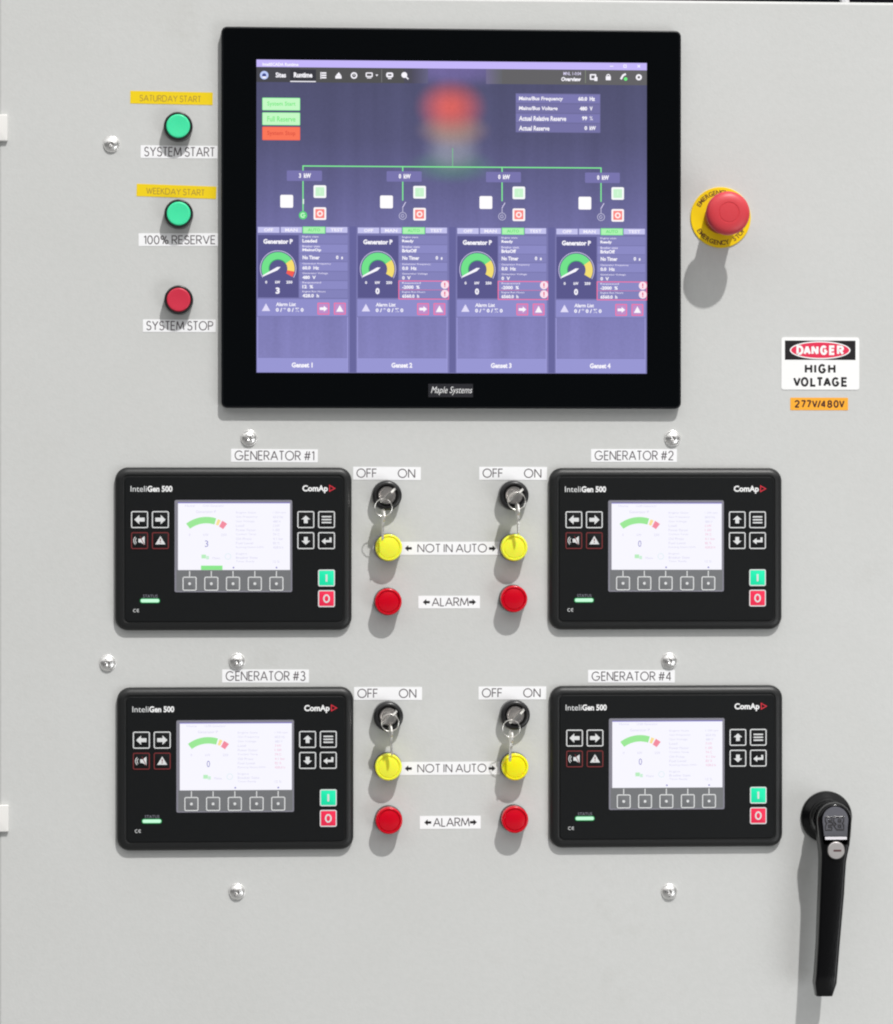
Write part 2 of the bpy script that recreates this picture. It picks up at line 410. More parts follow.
label_tape(lambda m, w, h, z: bold_caps(m, '277V/480V', -w*.43, -h*.31, w*.44, h*.31, 1.5, z, pm('sign_brown_ink', (.05, .008, .01), .5), .38), 790.3, 397.7, 848, 410.2, 'small orange sticker reading 277V/480V below the danger sign', 'sticker', mat=pm('orange_vinyl', (.95, .42, .03), .45), name='voltage_sticker')

# ------------------------------------------------------------------ screws
def screw_proto():
    o = thing('screw', 0, 0, 0, '', 'screw')
    m = MB(); lathe(m, [(8.1, 0), (8.1, .5)]+[(7.9*math.cos(R(a)), .6+4.2*math.sin(R(a))) for a in (0, 14, 28, 42, 54, 64, 71)], chrome, cap=False, n=40)
    # recess with a cross
    a = 7.9*math.cos(R(71))
    m.loft([(circ(0, 0, a, 40), 4.57), (circ(0, 0, a-.5, 40), 3.4), (circ(0, 0, .5, 40), 2.6)], chrome)
    m.build('head', o)
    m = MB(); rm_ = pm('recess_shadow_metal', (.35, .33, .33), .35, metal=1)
    for q in range(4):
        c, s = math.cos(q*PI/2), math.sin(q*PI/2)
        P = [(x*c-y*s, x*s+y*c) for x, y in ((1.2, -.7), (4.6, -.7), (4.6, .7), (1.2, .7))]
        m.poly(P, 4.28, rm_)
    m.build('recess', o)
    return o
gscrew = 'bright round head screws in the grey door'
sp = [(111.3, 144.2, 20, 'bright screw in the grey door left of the top green button'), (248.9, 438.2, 50, 'bright screw just above the GENERATOR #1 strip'),
      (672.6, 438.5, 10, 'bright screw just above the GENERATOR #2 strip'), (107.6, 663.3, 65, 'bright screw near the left edge, between the two left control units'),
      (237, 661.6, 35, 'bright screw just above the GENERATOR #3 strip'), (669.5, 661, 75, 'bright screw just above the GENERATOR #4 strip'),
      (237, 892, 30, 'bright screw below the lower left control unit'), (669.5, 892, 5, 'bright screw below the lower right control unit')]
s0 = screw_proto()
for i, (px, py, a, lb) in enumerate(sp):
    o = s0 if i == 0 else copy_tree(s0)
    place(o, px, py, 2); o.rotation_euler = (PI/2, R(a), 0); tag(o, lb, 'screw', gscrew)

# ------------------------------------------------------------------ pushbuttons and lamps
def button(px, py, capmat, label, grp):
    o = thing('push_button', px, py, 9, label, 'button', grp)
    m = MB(); lathe(m, [(14.4, 0), (14.4, 1.5), (14.3, 9)]+[(14.3-i, z) for i, z in edge(0, 13.5, 1.4)]+[(12.2, 13.4), (12, 9)], ringp, cap=False)
    m.build('bezel_ring', o)
    m = MB(); lathe(m, [(11.8, 6)]+[(11.8-i, z) for i, z in edge(0, 14.4, 1.3)]+[(9.6, 14.4), (6, 14.15), (2, 14.05)], capmat)
    m.build('button_cap', o)
    return o
gcap = pm('green_cap_plastic', (.06, .76, .38), .35, .5, sss=.1, bump=.08, bscale=300)
rcap = pm('red_cap_plastic', (.60, .03, .065), .35, .5, bump=.08, bscale=300)
button(178.2, 126.6, gcap, 'green pushbutton above the SYSTEM START strip', 'round pushbuttons left of the monitor')
button(178.7, 214, gcap, 'green pushbutton between the WEEKDAY START and 100% RESERVE strips', 'round pushbuttons left of the monitor')
button(178.7, 300, rcap, 'red pushbutton above the SYSTEM STOP strip', 'round pushbuttons left of the monitor')

def lamp(px, py, mt, rim, label, grp):
    o = thing('pilot_lamp', px, py, 16, label, 'pilot lamp', grp)
    m = MB(); lathe(m, [(13.9, 0), (13.9, 4.5)]+[(13.9-i, z) for i, z in edge(0, 6, 1, 3)]+[(12, 6)], ringp); m.build('base_ring', o)
    m = MB(); lathe(m, [(13.3, 5.5), (13.4, 16)]+[(13.4-i, z) for i, z in edge(0, 18.5, 1.6)]+[(11.3, 18.5), (10.9, 17.4), (10.4, 17.3), (9.9, 18.2), (6, 18.9), (2, 19.1)], mt)
    m.build('lens', o)
    return o
yl = pm('yellow_lens', (.88, .88, .06), .25, .4, coat=.15, sss=.5)
yl4 = pm('amber_yellow_lens', (.90, .82, .01), .25, .4, coat=.15, sss=.5)
rl = pm('red_lens', (.60, .001, .014), .25, .35, coat=.1, sss=.3)
unit = ['upper left', 'upper right', 'lower left', 'lower right']
for i, (px, py) in enumerate([(388.8, 547.6), (514.2, 547.6), (388.5, 767.1), (515.1, 766.9)]):
    lamp(px, py, yl4 if i == 3 else yl, None, 'yellow NOT IN AUTO pilot lamp beside the %s control unit' % unit[i], 'yellow pilot lamps')
for i, (px, py) in enumerate([(388.3, 601.8), (513.9, 598.9), (389, 820.6), (514.9, 819.6)]):
    lamp(px, py, rl, None, 'red alarm pilot lamp beside the %s control unit' % unit[i], 'red pilot lamps')

# ------------------------------------------------------------------ key switches with key, ring and spare key
def key_outline(bow=10, L_=28):
    """bow to the left of 0, toothed blade to the right"""
    p = [(-2*bow*.5+bow*math.cos(R(a))*1.0-2, bow*math.sin(R(a))) for a in range(24, 337, 24)]
    p += [(0, -4), (L_-2, -4), (L_, -2.2), (L_-1.5, -.2)]
    x = L_-1.5
    while x > 5: p += [(x-1.6, 2.4), (x-3.2, 2.1)]; x -= 4.4
    p += [(2, 4), (0, 4)]
    return p[::-1]
key_pts = key_outline()
for i, (px, py, rx, ry, hx, hy, ba, tl) in enumerate([(386.8, 495.4, 383.3, 507.6, 382.8, 541.8, 43, 0), (513.6, 495.4, 516.7, 501, 519.2, 536, 40, 0),
                                       (388.2, 716.3, 390, 722.7, 392.4, 757.5, 42, 0), (514.9, 714.9, 511.2, 728.6, 510.3, 763, 43, 0)]):
    who = unit[i]
    o = thing('key_switch', px, py, 8, 'black ringed key switch beside the %s control unit' % who, 'key switch', 'key switches under the OFF ON strips')
    m = MB(); lathe(m, [(15, 0), (14.9, 5)]+[(14.9-q, z) for q, z in edge(0, 14, 3.2)]+[(11, 13.4), (9.6, 11.5), (9.2, 10)], ringp, cap=False); m.build('bezel_ring', o)
    m = MB(); lathe(m, [(8.9, 4), (8.9, 13.2), (8.4, 13.9), (7.2, 13.9), (6.9, 13.4), (1.5, 13.4)], steel); m.build('lock_cylinder', o)
    # key pushed into the lock: its bow stands edge-on out of the cylinder
    kx, ky = W(px, py, 8); a = R(ba)
    ax = Vector((math.cos(a), math.sin(a), 0)); nn = Vector((-math.sin(a), math.cos(a), 0))
    bow = [(-2.8, 13.5), (-2.8, 17), (-9.6, 19), (-10, 30), (-8, 35), (-4, 37), (4, 37), (8, 35), (10, 30), (9.6, 19), (2.8, 17), (2.8, 13.5)]
    m = MB(); m.plate(bow, 2.0, keym, lambda u, v, w, ax=ax, nn=nn: tuple(ax*u+nn*w+Vector((0, 0, v))))
    k = m.build('key'); k.location = (kx*.001, 0, ky*.001); k.rotation_euler = (PI/2, 0, 0)
    tag(k, 'nickel key turned diagonally in the key switch beside the %s control unit' % who, 'key', 'keys standing in the key switches')
    # split ring through the bow
    H = 32
    gx, gy = W(rx, ry, H)
    m = MB(); th = [2*PI*j/40 for j in range(40)]
    m.tube([(8.6*math.cos(t), 8.6*math.sin(t), 1.0*math.sin(t+.6)) for t in th], .46, keym, True)
    k = m.build('key_ring'); k.location = (gx*.001, -H*.001, gy*.001); k.rotation_euler = (PI/2, 0, 0)
    tag(k, 'thin wire ring hanging from the key beside the %s control unit' % who, 'key ring', 'wire rings on the keys')
    # spare key hanging from the ring, seen nearly edge-on
    bx, by = W(rx+(hx-rx)*.25, ry+8.6, H); ex, ey = W(hx, hy, H)
    d = Vector((ex-bx, ey-by, -3)); Ln = d.length; d.normalize()
    side = Vector((.13, 0, 1)); side = (side-d*side.dot(d)).normalized(); nr = d.cross(side)
    sc_ = Ln/40
    m = MB(); m.plate([(u*sc_+11*sc_, v*.8) for u, v in key_pts], 1.5, keym, lambda u, v, w, d=d, side=side, nr=nr: tuple(d*u+side*v+nr*w))
    k = m.build('spare_key'); k.location = (bx*.001, -H*.001, by*.001); k.rotation_euler = (PI/2, 0, 0)
    tag(k, 'spare key hanging edge-on beside the %s control unit' % who, 'key', 'spare keys hanging from the rings')

# ------------------------------------------------------------------ emergency stop
E0 = (720.7, 217.5)
o = thing('emergency_stop', E0[0], E0[1], 1.5, 'red mushroom emergency stop button on a round yellow plate', 'emergency stop')
ye = pm('yellow_plate', (.90, .62, .0), .4)
m = MB(); lathe(m, [(30.5, .05), (30.5, 1.2), (30.1, 1.6), (29, 1.6)], ye, n=72)
tx = pm('plate_text_brown', (.16, .07, .01), .5)
def ring_text(mb, body, r, a_mid, span, top, size, bold=.0):
    n = len(body); 
    for k_, ch in enumerate(body):
        if ch == ' ': continue
        f = (k_+.5)/n-.5
        a = R(a_mid-f*span) if top else R(a_mid+f*span)
        vs, fs, bx = type_mesh(ch, bold, 0, 3)
        wch = (bx[2]-bx[0]); mxs = (bx[0]+bx[2])/2
        up = 1 if top else -1
        rad = Vector((math.cos(a), math.sin(a))); tan = Vector((math.sin(a), -math.cos(a)))*up
        pts = []
        for x, y in vs:
            q = rad*(r+up*(y-.35)*size)+tan*((x-mxs)*size); pts.append((q.x, q.y, 1.64))
        mb.add(pts, fs, tx)
ring_text(m, 'EMERGENCY STOP', 25.3, 91, 128, True, 6.4, .03)
ring_text(m, 'EMERGENCY STOP', 25.3, 271, 128, False, 6.4, .03)
m.build('backing_plate', o)
m = MB(); lathe(m, [(16.5, 1.6), (16.5, 14), (15.5, 16), (15.5, 38), (17, 44)], pm('collar_red_dark', (.35, .02, .03), .4), cap=False); m.build('collar', o)
red_e = pm('mushroom_red', (.63, .045, .06), .42, .5, bump=.08, bscale=250, sss=.05)
m = MB(); lathe(m, [(14, 42.5), (19.8, 44), (21.2, 45.6), (21.7, 48), (21.6, 51), (20.9, 53.6), (19.2, 55.4), (16, 56.6), (12.4, 57.2), (10.4, 57.3), (10.0, 56.9), (9.5, 56.9), (9.1, 57.3), (4, 57.6), (1, 57.6)], red_e, n=72)
m.build('mushroom_head', o)

# ------------------------------------------------------------------ door handle
B0 = (826.5, 817)
hb = pm('handle_black', (.003, .003, .0035), .2, .3, bump=.1, bscale=500)
o = thing('door_handle', B0[0], B0[1], 2, 'black lever handle with a silver key lock on the right of the door', 'door handle')
ox, oy = W(B0[0], B0[1], 2)
def q(px, py, h): x, z = W(px, py, h); return x-ox, z-oy
m = MB(); lathe(m, [(26, 0), (26, 2), (25.4, 3.4), (23.8, 4.9), (20.5, 7.2), (18.4, 9), (17.6, 12), (17.2, 26)], hb, n=72); m.build('base', o)
m = MB()
HF = 47
def sect(py, l, r, zt_, zb2, n=5):
    (a, y), (b2, _) = q(l, py, zt_), q(r, py, zt_)
    w_ = b2-a; c_ = (a+b2)/2; zc = (zt_+zb2)/2; hh = zt_-zb2
    return [(p[0], y, p[1]) for p in rr(c_, zc, w_, hh, min(3.2, w_/2.5), n)]
S = [sect(y, l, r_, zt_, zb2) for y, l, r_, zt_, zb2 in [
    (826, 819.0, 852, 46, 20), (836, 819.6, 851.3, 46, 20), (844.4, 820.6, 850.3, 46, 21), (853, 821.6, 848.5, 46, 22), (862, 821.6, 846.8, 46, 24), (878, 821, 845.7, 46, 25),
    (894, 820.3, 844.8, 46, 26), (943.6, 818.4, 840.5, 46.5, 27), (975, 816.4, 838, 47, 27), (984, 815.4, 837.2, 47, 27), (996.5, 816.8, 833, 44, 29)]]
m.loft([(s_, 0) for s_ in S[::-1]], hb, cap=True, close_bottom=True)
# head: drop shaped boss above and around the spindle
hx_, hy_ = q(835.2, 820.8, 46)
def drop(k, z):
    pts = []
    for j in range(0, 25): a = R(-8+196*j/24); pts.append((hx_+(17.2-k)*math.cos(a), hy_+(17.8-k)*math.sin(a)))
    (xa, ya), (xb, yb) = q(820.4, 845, 46), q(850.2, 845, 46)
    pts += [(xa+k, ya+k*.3), (xb-k, yb+k*.3)]
    return pts, z
m.loft([drop(3, 24), drop(0, 30), drop(0, 42.6), drop(.5, 44.9), drop(1.6, 46.6), drop(2.4, 46.9), drop(3.0, 46.5), drop(3.4, 46.0)], hb)
# spindle boss reaching to the base, flared on the lower left
m.loft([(circ(0, -2, 18, 40), 14), (circ(0, -2, 17, 40), 22), (circ(2, -4, 15.5, 40), 30)], hb, cap=False)
lev = m.build('lever', o, angle=40)
m = MB(); gp = pm('handle_badge_grey', (.12, .12, .14), .32, .5, coat=.3)
bd = []
for j in range(0, 21): a = R(-14+208*j/20); bd.append((hx_+13.0*math.cos(a), hy_+.6+13.6*math.sin(a)))
(xa, ya), (xb, yb) = q(823.8, 836.2, 46), q(847.0, 836.2, 46)
bd += [(xa, ya), (xb, yb)]
bxc, byc = sum(p[0] for p in bd)/len(bd), sum(p[1] for p in bd)/len(bd)
m.loft([(bd, 45.9), (bd, 47.1), ([(bxc+(x-bxc)*.97, byc+(y-byc)*.97) for x, y in bd], 47.5)], gp)
badge = m.build('badge', o)
# raised outline emblem
m = MB(); ef = pm('emblem_edge', (.04, .037, .04), .35, .5, coat=.5)
ec = q(834.6, 823.4, 47.5)
u = 1.0
paths = [[(-9, 6), (-2.6, 6), (-2.6, 3.2), (-6, 3.2), (-6, 1.4), (-3, 1.4), (-1, -1), (-3, -1.4), (-6, -1.4), (-6, -3.4), (-2.6, -3.4), (-2.6, -6), (-9, -6), (-9, -2.2), (-7.6, 0), (-9, 2.2)],
         [(-.8, 6), (9, 6), (9, 1.6), (7.6, 0), (9, -1.6), (9, -6), (2.2, -6), (-.6, -2.2), (1.6, -1), (-.8, 2)],
         [(3.6, 3.6), (6.2, 3.6), (6.2, 1.4), (3.6, 1.4)], [(3.6, -1.4), (6.2, -1.4), (6.2, -3.6), (3.6, -3.6)]]
for p_ in paths: m.tube([(ec[0]+x*1.02, ec[1]+y*1.05, 47.6) for x, y in p_], .75, ef, True, n=6)
m.build('emblem', badge)
m = MB(); a0, a1 = q(825.0, 836.8, 47), q(846.6, 839.2, 47)
V_ = [(a0[0], a1[1]-.2), (a1[0], a1[1]-.2), (a1[0], a0[1]), (a0[0], a0[1])]
m.add([(*V_[0], 46), (*V_[1], 46), (*V_[2], 46), (*V_[3], 46), (*V_[0], 48.6), (*V_[1], 48.6), (*V_[2], 47.4), (*V_[3], 47.4)], [[4, 5, 6, 7], [0, 1, 5, 4], [1, 2, 6, 5], [2, 3, 7, 6], [3, 0, 4, 7]], pm('trim_bar_silver', (.24, .235, .25), .5, metal=1))
m.build('trim_bar', o)
m = MB(); lc = q(836.0, 850.3, 47)
lathe(m, [(9.4, 45), (9.4, 46.6), (9.0, 47.2)], ringp, lc[0], lc[1], 40)
lathe(m, [(8.5, 47), (8.5, 48.3), (7.9, 48.8)], pm('lock_face_nickel', (.74, .70, .69), .34, metal=.9), lc[0], lc[1], 40)
m.loft([(rr(lc[0]+1, lc[1]-.2, 8, 2.0, .8, 3), 48.83), (rr(lc[0]+1, lc[1]-.2, 7.8, 1.8, .7, 3), 48.9)], pm('keyhole_dark', (.08, .03, .03), .6))
m.build('key_lock', o)

# ------------------------------------------------------------------ generator controllers
wl = pm('key_outline_white', (.70, .71, .72), .5)
rdk = pm('key_outline_dark_red', (.16, .018, .02), .5)
greyf = pm('foil_grey', (.165, .17, .18), .45, var=.05, vscale=90)
greyl = pm('foil_frame_grey', (.22, .215, .26), .45)
C1 = (233.6, 548.9)          # reference unit, measured at its front
HZ = 9.0
ux, uz = W(C1[0], C1[1], HZ)
def c(px, py):
    x, z = W(px, py, HZ); return x-ux, z-uz
def crect(mb, x0, y0, x1, y1, z, mt):
    a = c(x0, (y0+y1)/2)[0]; b2 = c(x1, (y0+y1)/2)[0]; t = c((x0+x1)/2, y0)[1]; bt = c((x0+x1)/2, y1)[1]
    mb.rect(a, bt, b2, t, z, mt)
def ctext(mb, s_, x0, y0, x1, y1, z, mt, bold=0, shear=0, res=2):
    (a, t), (b2, bt) = c(x0, y0), c(x1, y1); mb.text(s_, a, bt, b2, t, z, mt, bold, shear, res)
def key(o, kind, cx, cy, w_=17, fill=facem, line_=wl, sym=None, lead=False, label=None, name='button'):
    x, y = c(cx, cy); m = MB(); z = 9.1
    rloft(m, w_, w_, 1.8, [(0, 8.6), (0, z+.25), (.5, z+.4)], fill, x, y, n=4)
    m.frame(x, y, w_, w_, 1.8, 1.05, z+.47, line_)
    Z = z+.5
    if sym: sym(m, x, y, Z)
    if lead: m.rect(x-.5, y+w_/2+.1, x+.5, y+w_/2+5.6, 9.3, wl)
    bo = m.build(name, o)
    if label: bo['label'] = label
    return bo
def s_lr(d): return lambda m, x, y, z: m.poly([(x+d*a, y+b2) for a, b2 in ([(5.2, 0), (.3, 4.6), (.3, 1.9), (-5, 1.9), (-5, -1.9), (.3, -1.9), (.3, -4.6)][::-1] if d > 0 else [(5.2, 0), (.3, 4.6), (.3, 1.9), (-5, 1.9), (-5, -1.9), (.3, -1.9), (.3, -4.6)])], z, wl)
def s_ud(d): return lambda m, x, y, z: m.poly([(x+b2, y+d*a) for a, b2 in ([(4, 0), (.2, 4.4), (.2, 1.9), (-3.6, 1.9), (-3.6, -1.9), (.2, -1.9), (.2, -4.4)] if d > 0 else [(4, 0), (.2, 4.4), (.2, 1.9), (-3.6, 1.9), (-3.6, -1.9), (.2, -1.9), (.2, -4.4)][::-1])], z, wl)
def s_menu(m, x, y, z):
    for k_ in (-2.9, 0, 2.9): m.rect(x-4.8, y+k_-.7, x+4.8, y+k_+.7, z, wl)
def s_enter(m, x, y, z):
    m.poly([(x-5, y-.6), (x-1, y-3.8), (x-1, y-1.7), (x+5, y-1.7), (x+5, y+3.2), (x+2.9, y+3.2), (x+2.9, y+.5), (x-1, y+.5), (x-1, y+2.6)], z, wl)
def s_horn(m, x, y, z):
    m.poly([(x-1.2, y-1.8), (x+1.2, y-1.8), (x+5, y-4.4), (x+5, y+4.4), (x+1.2, y+1.8), (x-1.2, y+1.8)], z, wl)
    m.arc(x-1, y, 2.8, 3.5, 130, 230, z, wl, 8); m.arc(x-1, y, 4.5, 5.2, 130, 230, z, wl, 8)
    m.line([(x+.5, y+4.6), (x+4.8, y-4.6)], .7, z+.04, rdk)
def s_tri(m, x, y, z):
    m.poly([(x-5, y-3.7), (x+5, y-3.7), (x, y+4.6)], z, wl)
    m.rect(x-.5, y-.6, x+.5, y+2.0, z+.04, rdk); m.rect(x-.5, y-2.4, x+.5, y-1.4, z+.04, rdk)
def s_dot(m, x, y, z): m.disc(x, y, 1.45, z, wl, 12)
def s_I(m, x, y, z): m.rect(x-.95, y-3.6, x+.95, y+3.6, z, wl)
def s_O(m, x, y, z):
    m.band([(x+3.4*math.cos(2*PI*i/24), y+4.3*math.sin(2*PI*i/24)) for i in range(24)], [(x+1.9*math.cos(2*PI*i/24), y+2.8*math.sin(2*PI*i/24)) for i in range(24)], z, wl)
gkey = pm('start_key_green', (.005, .80, .42), .45); rkey = pm('stop_key_red', (.86, .02, .08), .45)
LCDW = em((247, 246, 254)); faint = em((214, 211, 238)); fred = em((238, 186, 212)); lila = em((150, 146, 205)); lg = em((156, 232, 150)); lor = em((250, 225, 150)); lrd = em((243, 140, 160))
def lcd(o, idx):
    m = MB(); z = 9.36
    crect(m, 178, 502.5, 290, 570, z, LCDW)
    crect(m, 178, 502.5, 290, 503.3, z+.03, em((120, 108, 205)))
    x, y = c(206.4, 550.4); Z = z+.05
    m.arc(x, y, 26.9, 33.3, 127, 73, Z, lg, 16); m.arc(x, y, 27.2, 33, 70, 64.5, Z, lor, 4); m.arc(x, y, 26.8, 33.4, 62, 52, Z, lrd, 5)
    ctext(m, 'Home', 185, 504.6, 195, 506.8, Z, faint); ctext(m, '12:00 Generator', 203, 504.6, 224, 506.8, Z, faint)
    ctext(m, 'Generator P', 196, 510.4, 216, 513, Z, faint)
    ctext(m, '0', 188.8, 533.6, 190.3, 536, Z, faint); ctext(m, 'kW', 203.5, 533.6, 208.5, 536, Z, faint); ctext(m, '250', 221, 533.6, 226.5, 536, Z, faint)
    ctext(m, '3' if idx == 0 else '0', 204.9, 540.4, 208.3, 547, Z, lila, 0)
    crect(m, 201.5, 554.6, 206, 558.4, Z, em((185, 238, 190))); crect(m, 206.2, 556, 209, 559.4, Z, em((205, 240, 215)))
    ctext(m, 'Mains', 212.5, 557, 220, 559.2, Z, faint)
    m.arc(*c(228, 556.5), 2.6, 3.1, 0, 360, Z, em((215, 235, 240)), 18)
    if idx == 0: crect(m, 201, 565.6, 222.5, 569.9, Z, em((140, 232, 140)))
    names = ['Engine State', 'Gen Frequency', 'Gen Voltage', 'Load', 'Power Factor', 'Coolant Temp', 'Oil Press', 'Fuel Level', 'Running Hours kWh', 'Engine', 'Breaker State', 'Timer Ready']
    vals = ['1 500 rpm', '60.0 Hz', '480 V', '3 kW', '1.00', '74 C', '4.1 bar', '82 %', '428.0 h', '', '', '12 %']
    ys = [512.8, 517, 521.5, 525.6, 530, 534.4, 538.8, 543.1, 547.4, 554, 557.6, 561.6]
    for k_, (nm, vl, yy) in enumerate(zip(names, vals, ys)):
        ctext(m, nm, 236, yy-1.2, 236+1.5*len(nm)+2, yy+1.2, Z, faint)
        if vl: ctext(m, vl, 273, yy-1.2, 273+1.25*len(vl)+1.5, yy+1.2, Z, fred if idx and 3 <= k_ <= 8 else faint)
    for px in (233.5, 276.5): m.disc(*c(px, 567.6), .9, Z, lila, 10)
    return m.build('display', o)
def controller():
    o = thing('generator_controller', C1[0], C1[1], HZ, 'black generator control unit', 'control unit', 'black generator control units')
    w_, h_ = 235.6*.9975, 162.4*.9975
    m = MB(); rloft(m, w_, h_, 13, [(0, .05), (0, 2)]+[(i*1.35, z) for i, z in edge(0, 8.6, 5.2, 6)]+[(7.4, 8.6), (7.9, 7.9), (8.5, 7.7)], blackp, n=8)
    m.build('housing', o)
    m = MB(); a, t = c(124.8, 476.5); b2, bt = c(342.8, 621.3)
    rloft(m, b2-a, t-bt, 4.5, [(0, 7), (0, 8.6), (.5, 9.0)], facem, (a+b2)/2, (t+bt)/2)
    Z = 9.05
    lip = pm('lip_glint_grey', (.13, .13, .135), .3)  # unused grey, meant for light caught along the faceplate's lower lip
    ctext(m, 'Inteli', 130.6, 485.9, 146.8, 491.7, Z, wl, 0, res=3); ctext(m, 'Gen 500', 147.4, 485.8, 172.4, 491.9, Z, white_ink, .035, res=3)
    ctext(m, 'ComAp', 302.4, 485.2, 327.8, 493.2, Z, white_ink, .035, res=3)
    rp_ = pm('logo_red', (.62, .02, .04), .5)
    x, y = c(332, 488.3); m.line([(x-2.4, y+2.9), (x+2.8, y), (x-2.4, y-2.9)], 1.1, Z, rp_, True)
    ctext(m, 'STATUS', 143, 594.7, 157.6, 597.7, Z, greyl, 0)
    x, y = c(134.8, 610.6); m.arc(x, y, 1.2, 1.7, 50, 310, Z, wl, 10); m.arc(x+3.4, y, 1.2, 1.7, 60, 300, Z, wl, 10); m.rect(x+1.9, y-.25, x+4, y+.25, Z, wl)
    m.build('faceplate', o)
    m = MB(); a, t = c(174.6, 500); b2, bt = c(292.2, 592)
    rloft(m, b2-a, t-bt, 1.6, [(0, 8.5), (0, 9.15)], greyl, (a+b2)/2, (t+bt)/2, n=3)
    crect(m, 176.4, 570, 290.8, 590.6, 9.22, greyf)
    m.build('display_surround', o)
    for cx_, cy_, s_, nm in ((139.6, 519.6, s_lr(-1), 'arrow key left'), (160.4, 519.6, s_lr(1), 'arrow key right')): key(o, 0, cx_, cy_, 16.8, sym=s_)
    key(o, 0, 139.6, 540.6, 16.8, line_=rdk, sym=s_horn, label='dark red outlined key with a crossed horn'); key(o, 0, 160.4, 540.6, 16.8, line_=rdk, sym=s_tri, label='dark red outlined key with a warning triangle')
    key(o, 0, 305.8, 519.6, 16.8, sym=s_ud(1)); key(o, 0, 326.5, 519.6, 16.8, sym=s_menu); key(o, 0, 305.8, 540.6, 16.8, sym=s_ud(-1)); key(o, 0, 326.5, 540.6, 16.8, sym=s_enter)
    key(o, 0, 326.5, 578, 16.8, fill=gkey, sym=s_I, label='green start key'); key(o, 0, 326.5, 598.6, 16.8, fill=rkey, sym=s_O, label='red stop key')
    for cx_ in (189.6, 211.3, 233, 254.8, 276.4): key(o, 0, cx_, 583.7, 14, fill=greyf, sym=s_dot, lead=True, label='grey soft key')
    x, y = c(150, 600.7); m = MB(); rloft(m, 18.2, 3.3, 1.4, [(0, 8.8), (0, 9.35), (.5, 9.6)], em((200, 255, 220), 1.0), x, y, n=4)
    m.frame(x, y, 20.0, 5.0, 2.3, .9, 9.12, em((24, 140, 72))); m.build('indicator_light', o)
    return o
u0 = controller()
us = [u0]+[copy_tree(u0) for _ in range(3)]
for i, (o, (px, py)) in enumerate(zip(us, [C1, (666.2, 548.8), (235.4, 769.0), (666.9, 766.7)])):
    place(o, px, py, HZ); lcd(o, i)
    o['label'] = ['upper left black control unit, under the GENERATOR #1 strip, its display showing 3', 'upper right black control unit, under the GENERATOR #2 strip, its display showing 0', 'lower left black control unit, under the GENERATOR #3 strip, its display showing 0', 'lower right black control unit, under the GENERATOR #4 strip, its display showing 0'][i]

# ------------------------------------------------------------------ the large touchscreen
MH = 10.5
M0 = (451.2, 217.5)
mo = thing('monitor', M0[0], M0[1], MH, 'large black framed touchscreen monitor showing a purple generator overview', 'monitor')
mxo, mzo = W(M0[0], M0[1], MH)
def p(px, py):
    x, z = W(px, py, MH); return x-mxo, z-mzo
(xa, _), (xb, _) = p(221.2, 217), p(681.2, 217); (_, ya), (_, yb) = p(451, 28.5), p(451, 408.3)
m = MB(); rloft(m, xb-xa, ya-yb, 6, [(0, .05), (0, MH-2.5)]+edge(0, MH-.3, 1.3, 5)+[(2.2, MH-.3)], monp, (xa+xb)/2, (ya+yb)/2, n=8)
m.build('housing', mo)
m = MB(); rloft(m, xb-xa-4, ya-yb-4, 4, [(0, MH-.5), (0, MH)], glassb, (xa+xb)/2, (ya+yb)/2, n=6)
gl = m.build('front_glass', mo)
m = MB(); (a, t), (b2, bt) = p(428.3, 383.8), p(473, 397.2)
rloft(m, b2-a, t-bt, .5, [(0, MH), (0, MH+.3)], pm('logo_plate_black', (.013, .013, .018), .4), (a+b2)/2, (t+bt)/2, n=3)
(a, t), (b2, bt) = p(431, 386.6), p(472.3, 395.3); m.text('Maple Systems', a, bt, b2, t, MH+.36, white_ink, -.005, .35, 3)
m.build('logo_plate', mo)

# display background: lit picture, bluer and brighter downwards, with a soft multicoloured icon in the top middle
X0, Y0 = p(256.5, 61.2 - 0.0); X1, Y1 = p(646.8, 373)
_, Y0 = p(451, 61.3); _, Y1 = p(451, 373.1)
bgm = bpy.data.materials.new('display_background'); bgm.use_nodes = True
nt = bgm.node_tree; b = nt.nodes['Principled BSDF']; L = nt.links.new
b.inputs['Base Color'].default_value = (.01, .01, .012, 1); b.inputs['Specular IOR Level'].default_value = .15; b.inputs['Roughness'].default_value = .3
tc = nt.nodes.new('ShaderNodeTexCoord'); sx = nt.nodes.new('ShaderNodeSeparateXYZ'); L(tc.outputs['Object'], sx.inputs[0])
mr = nt.nodes.new('ShaderNodeMapRange'); L(sx.outputs['Y'], mr.inputs['Value'])
mr.inputs['From Min'].default_value = Y1*.001; mr.inputs['From Max'].default_value = Y0*.001
cr = nt.nodes.new('ShaderNodeValToRGB'); e = cr.color_ramp.elements
e[0].position = 0; e[0].color = (*lin((134, 132, 190)), 1); e[1].position = 1; e[1].color = (*lin((74, 75, 106)), 1)
for pos, cc in ((.18, (127, 125, 183)), (.45, (112, 110, 163)), (.58, (98, 97, 143)), (.75, (82, 82, 118))): q_ = e.new(pos); q_.color = (*lin(cc), 1)
L(mr.outputs[0], cr.inputs['Fac'])
cur = cr.outputs['Color']
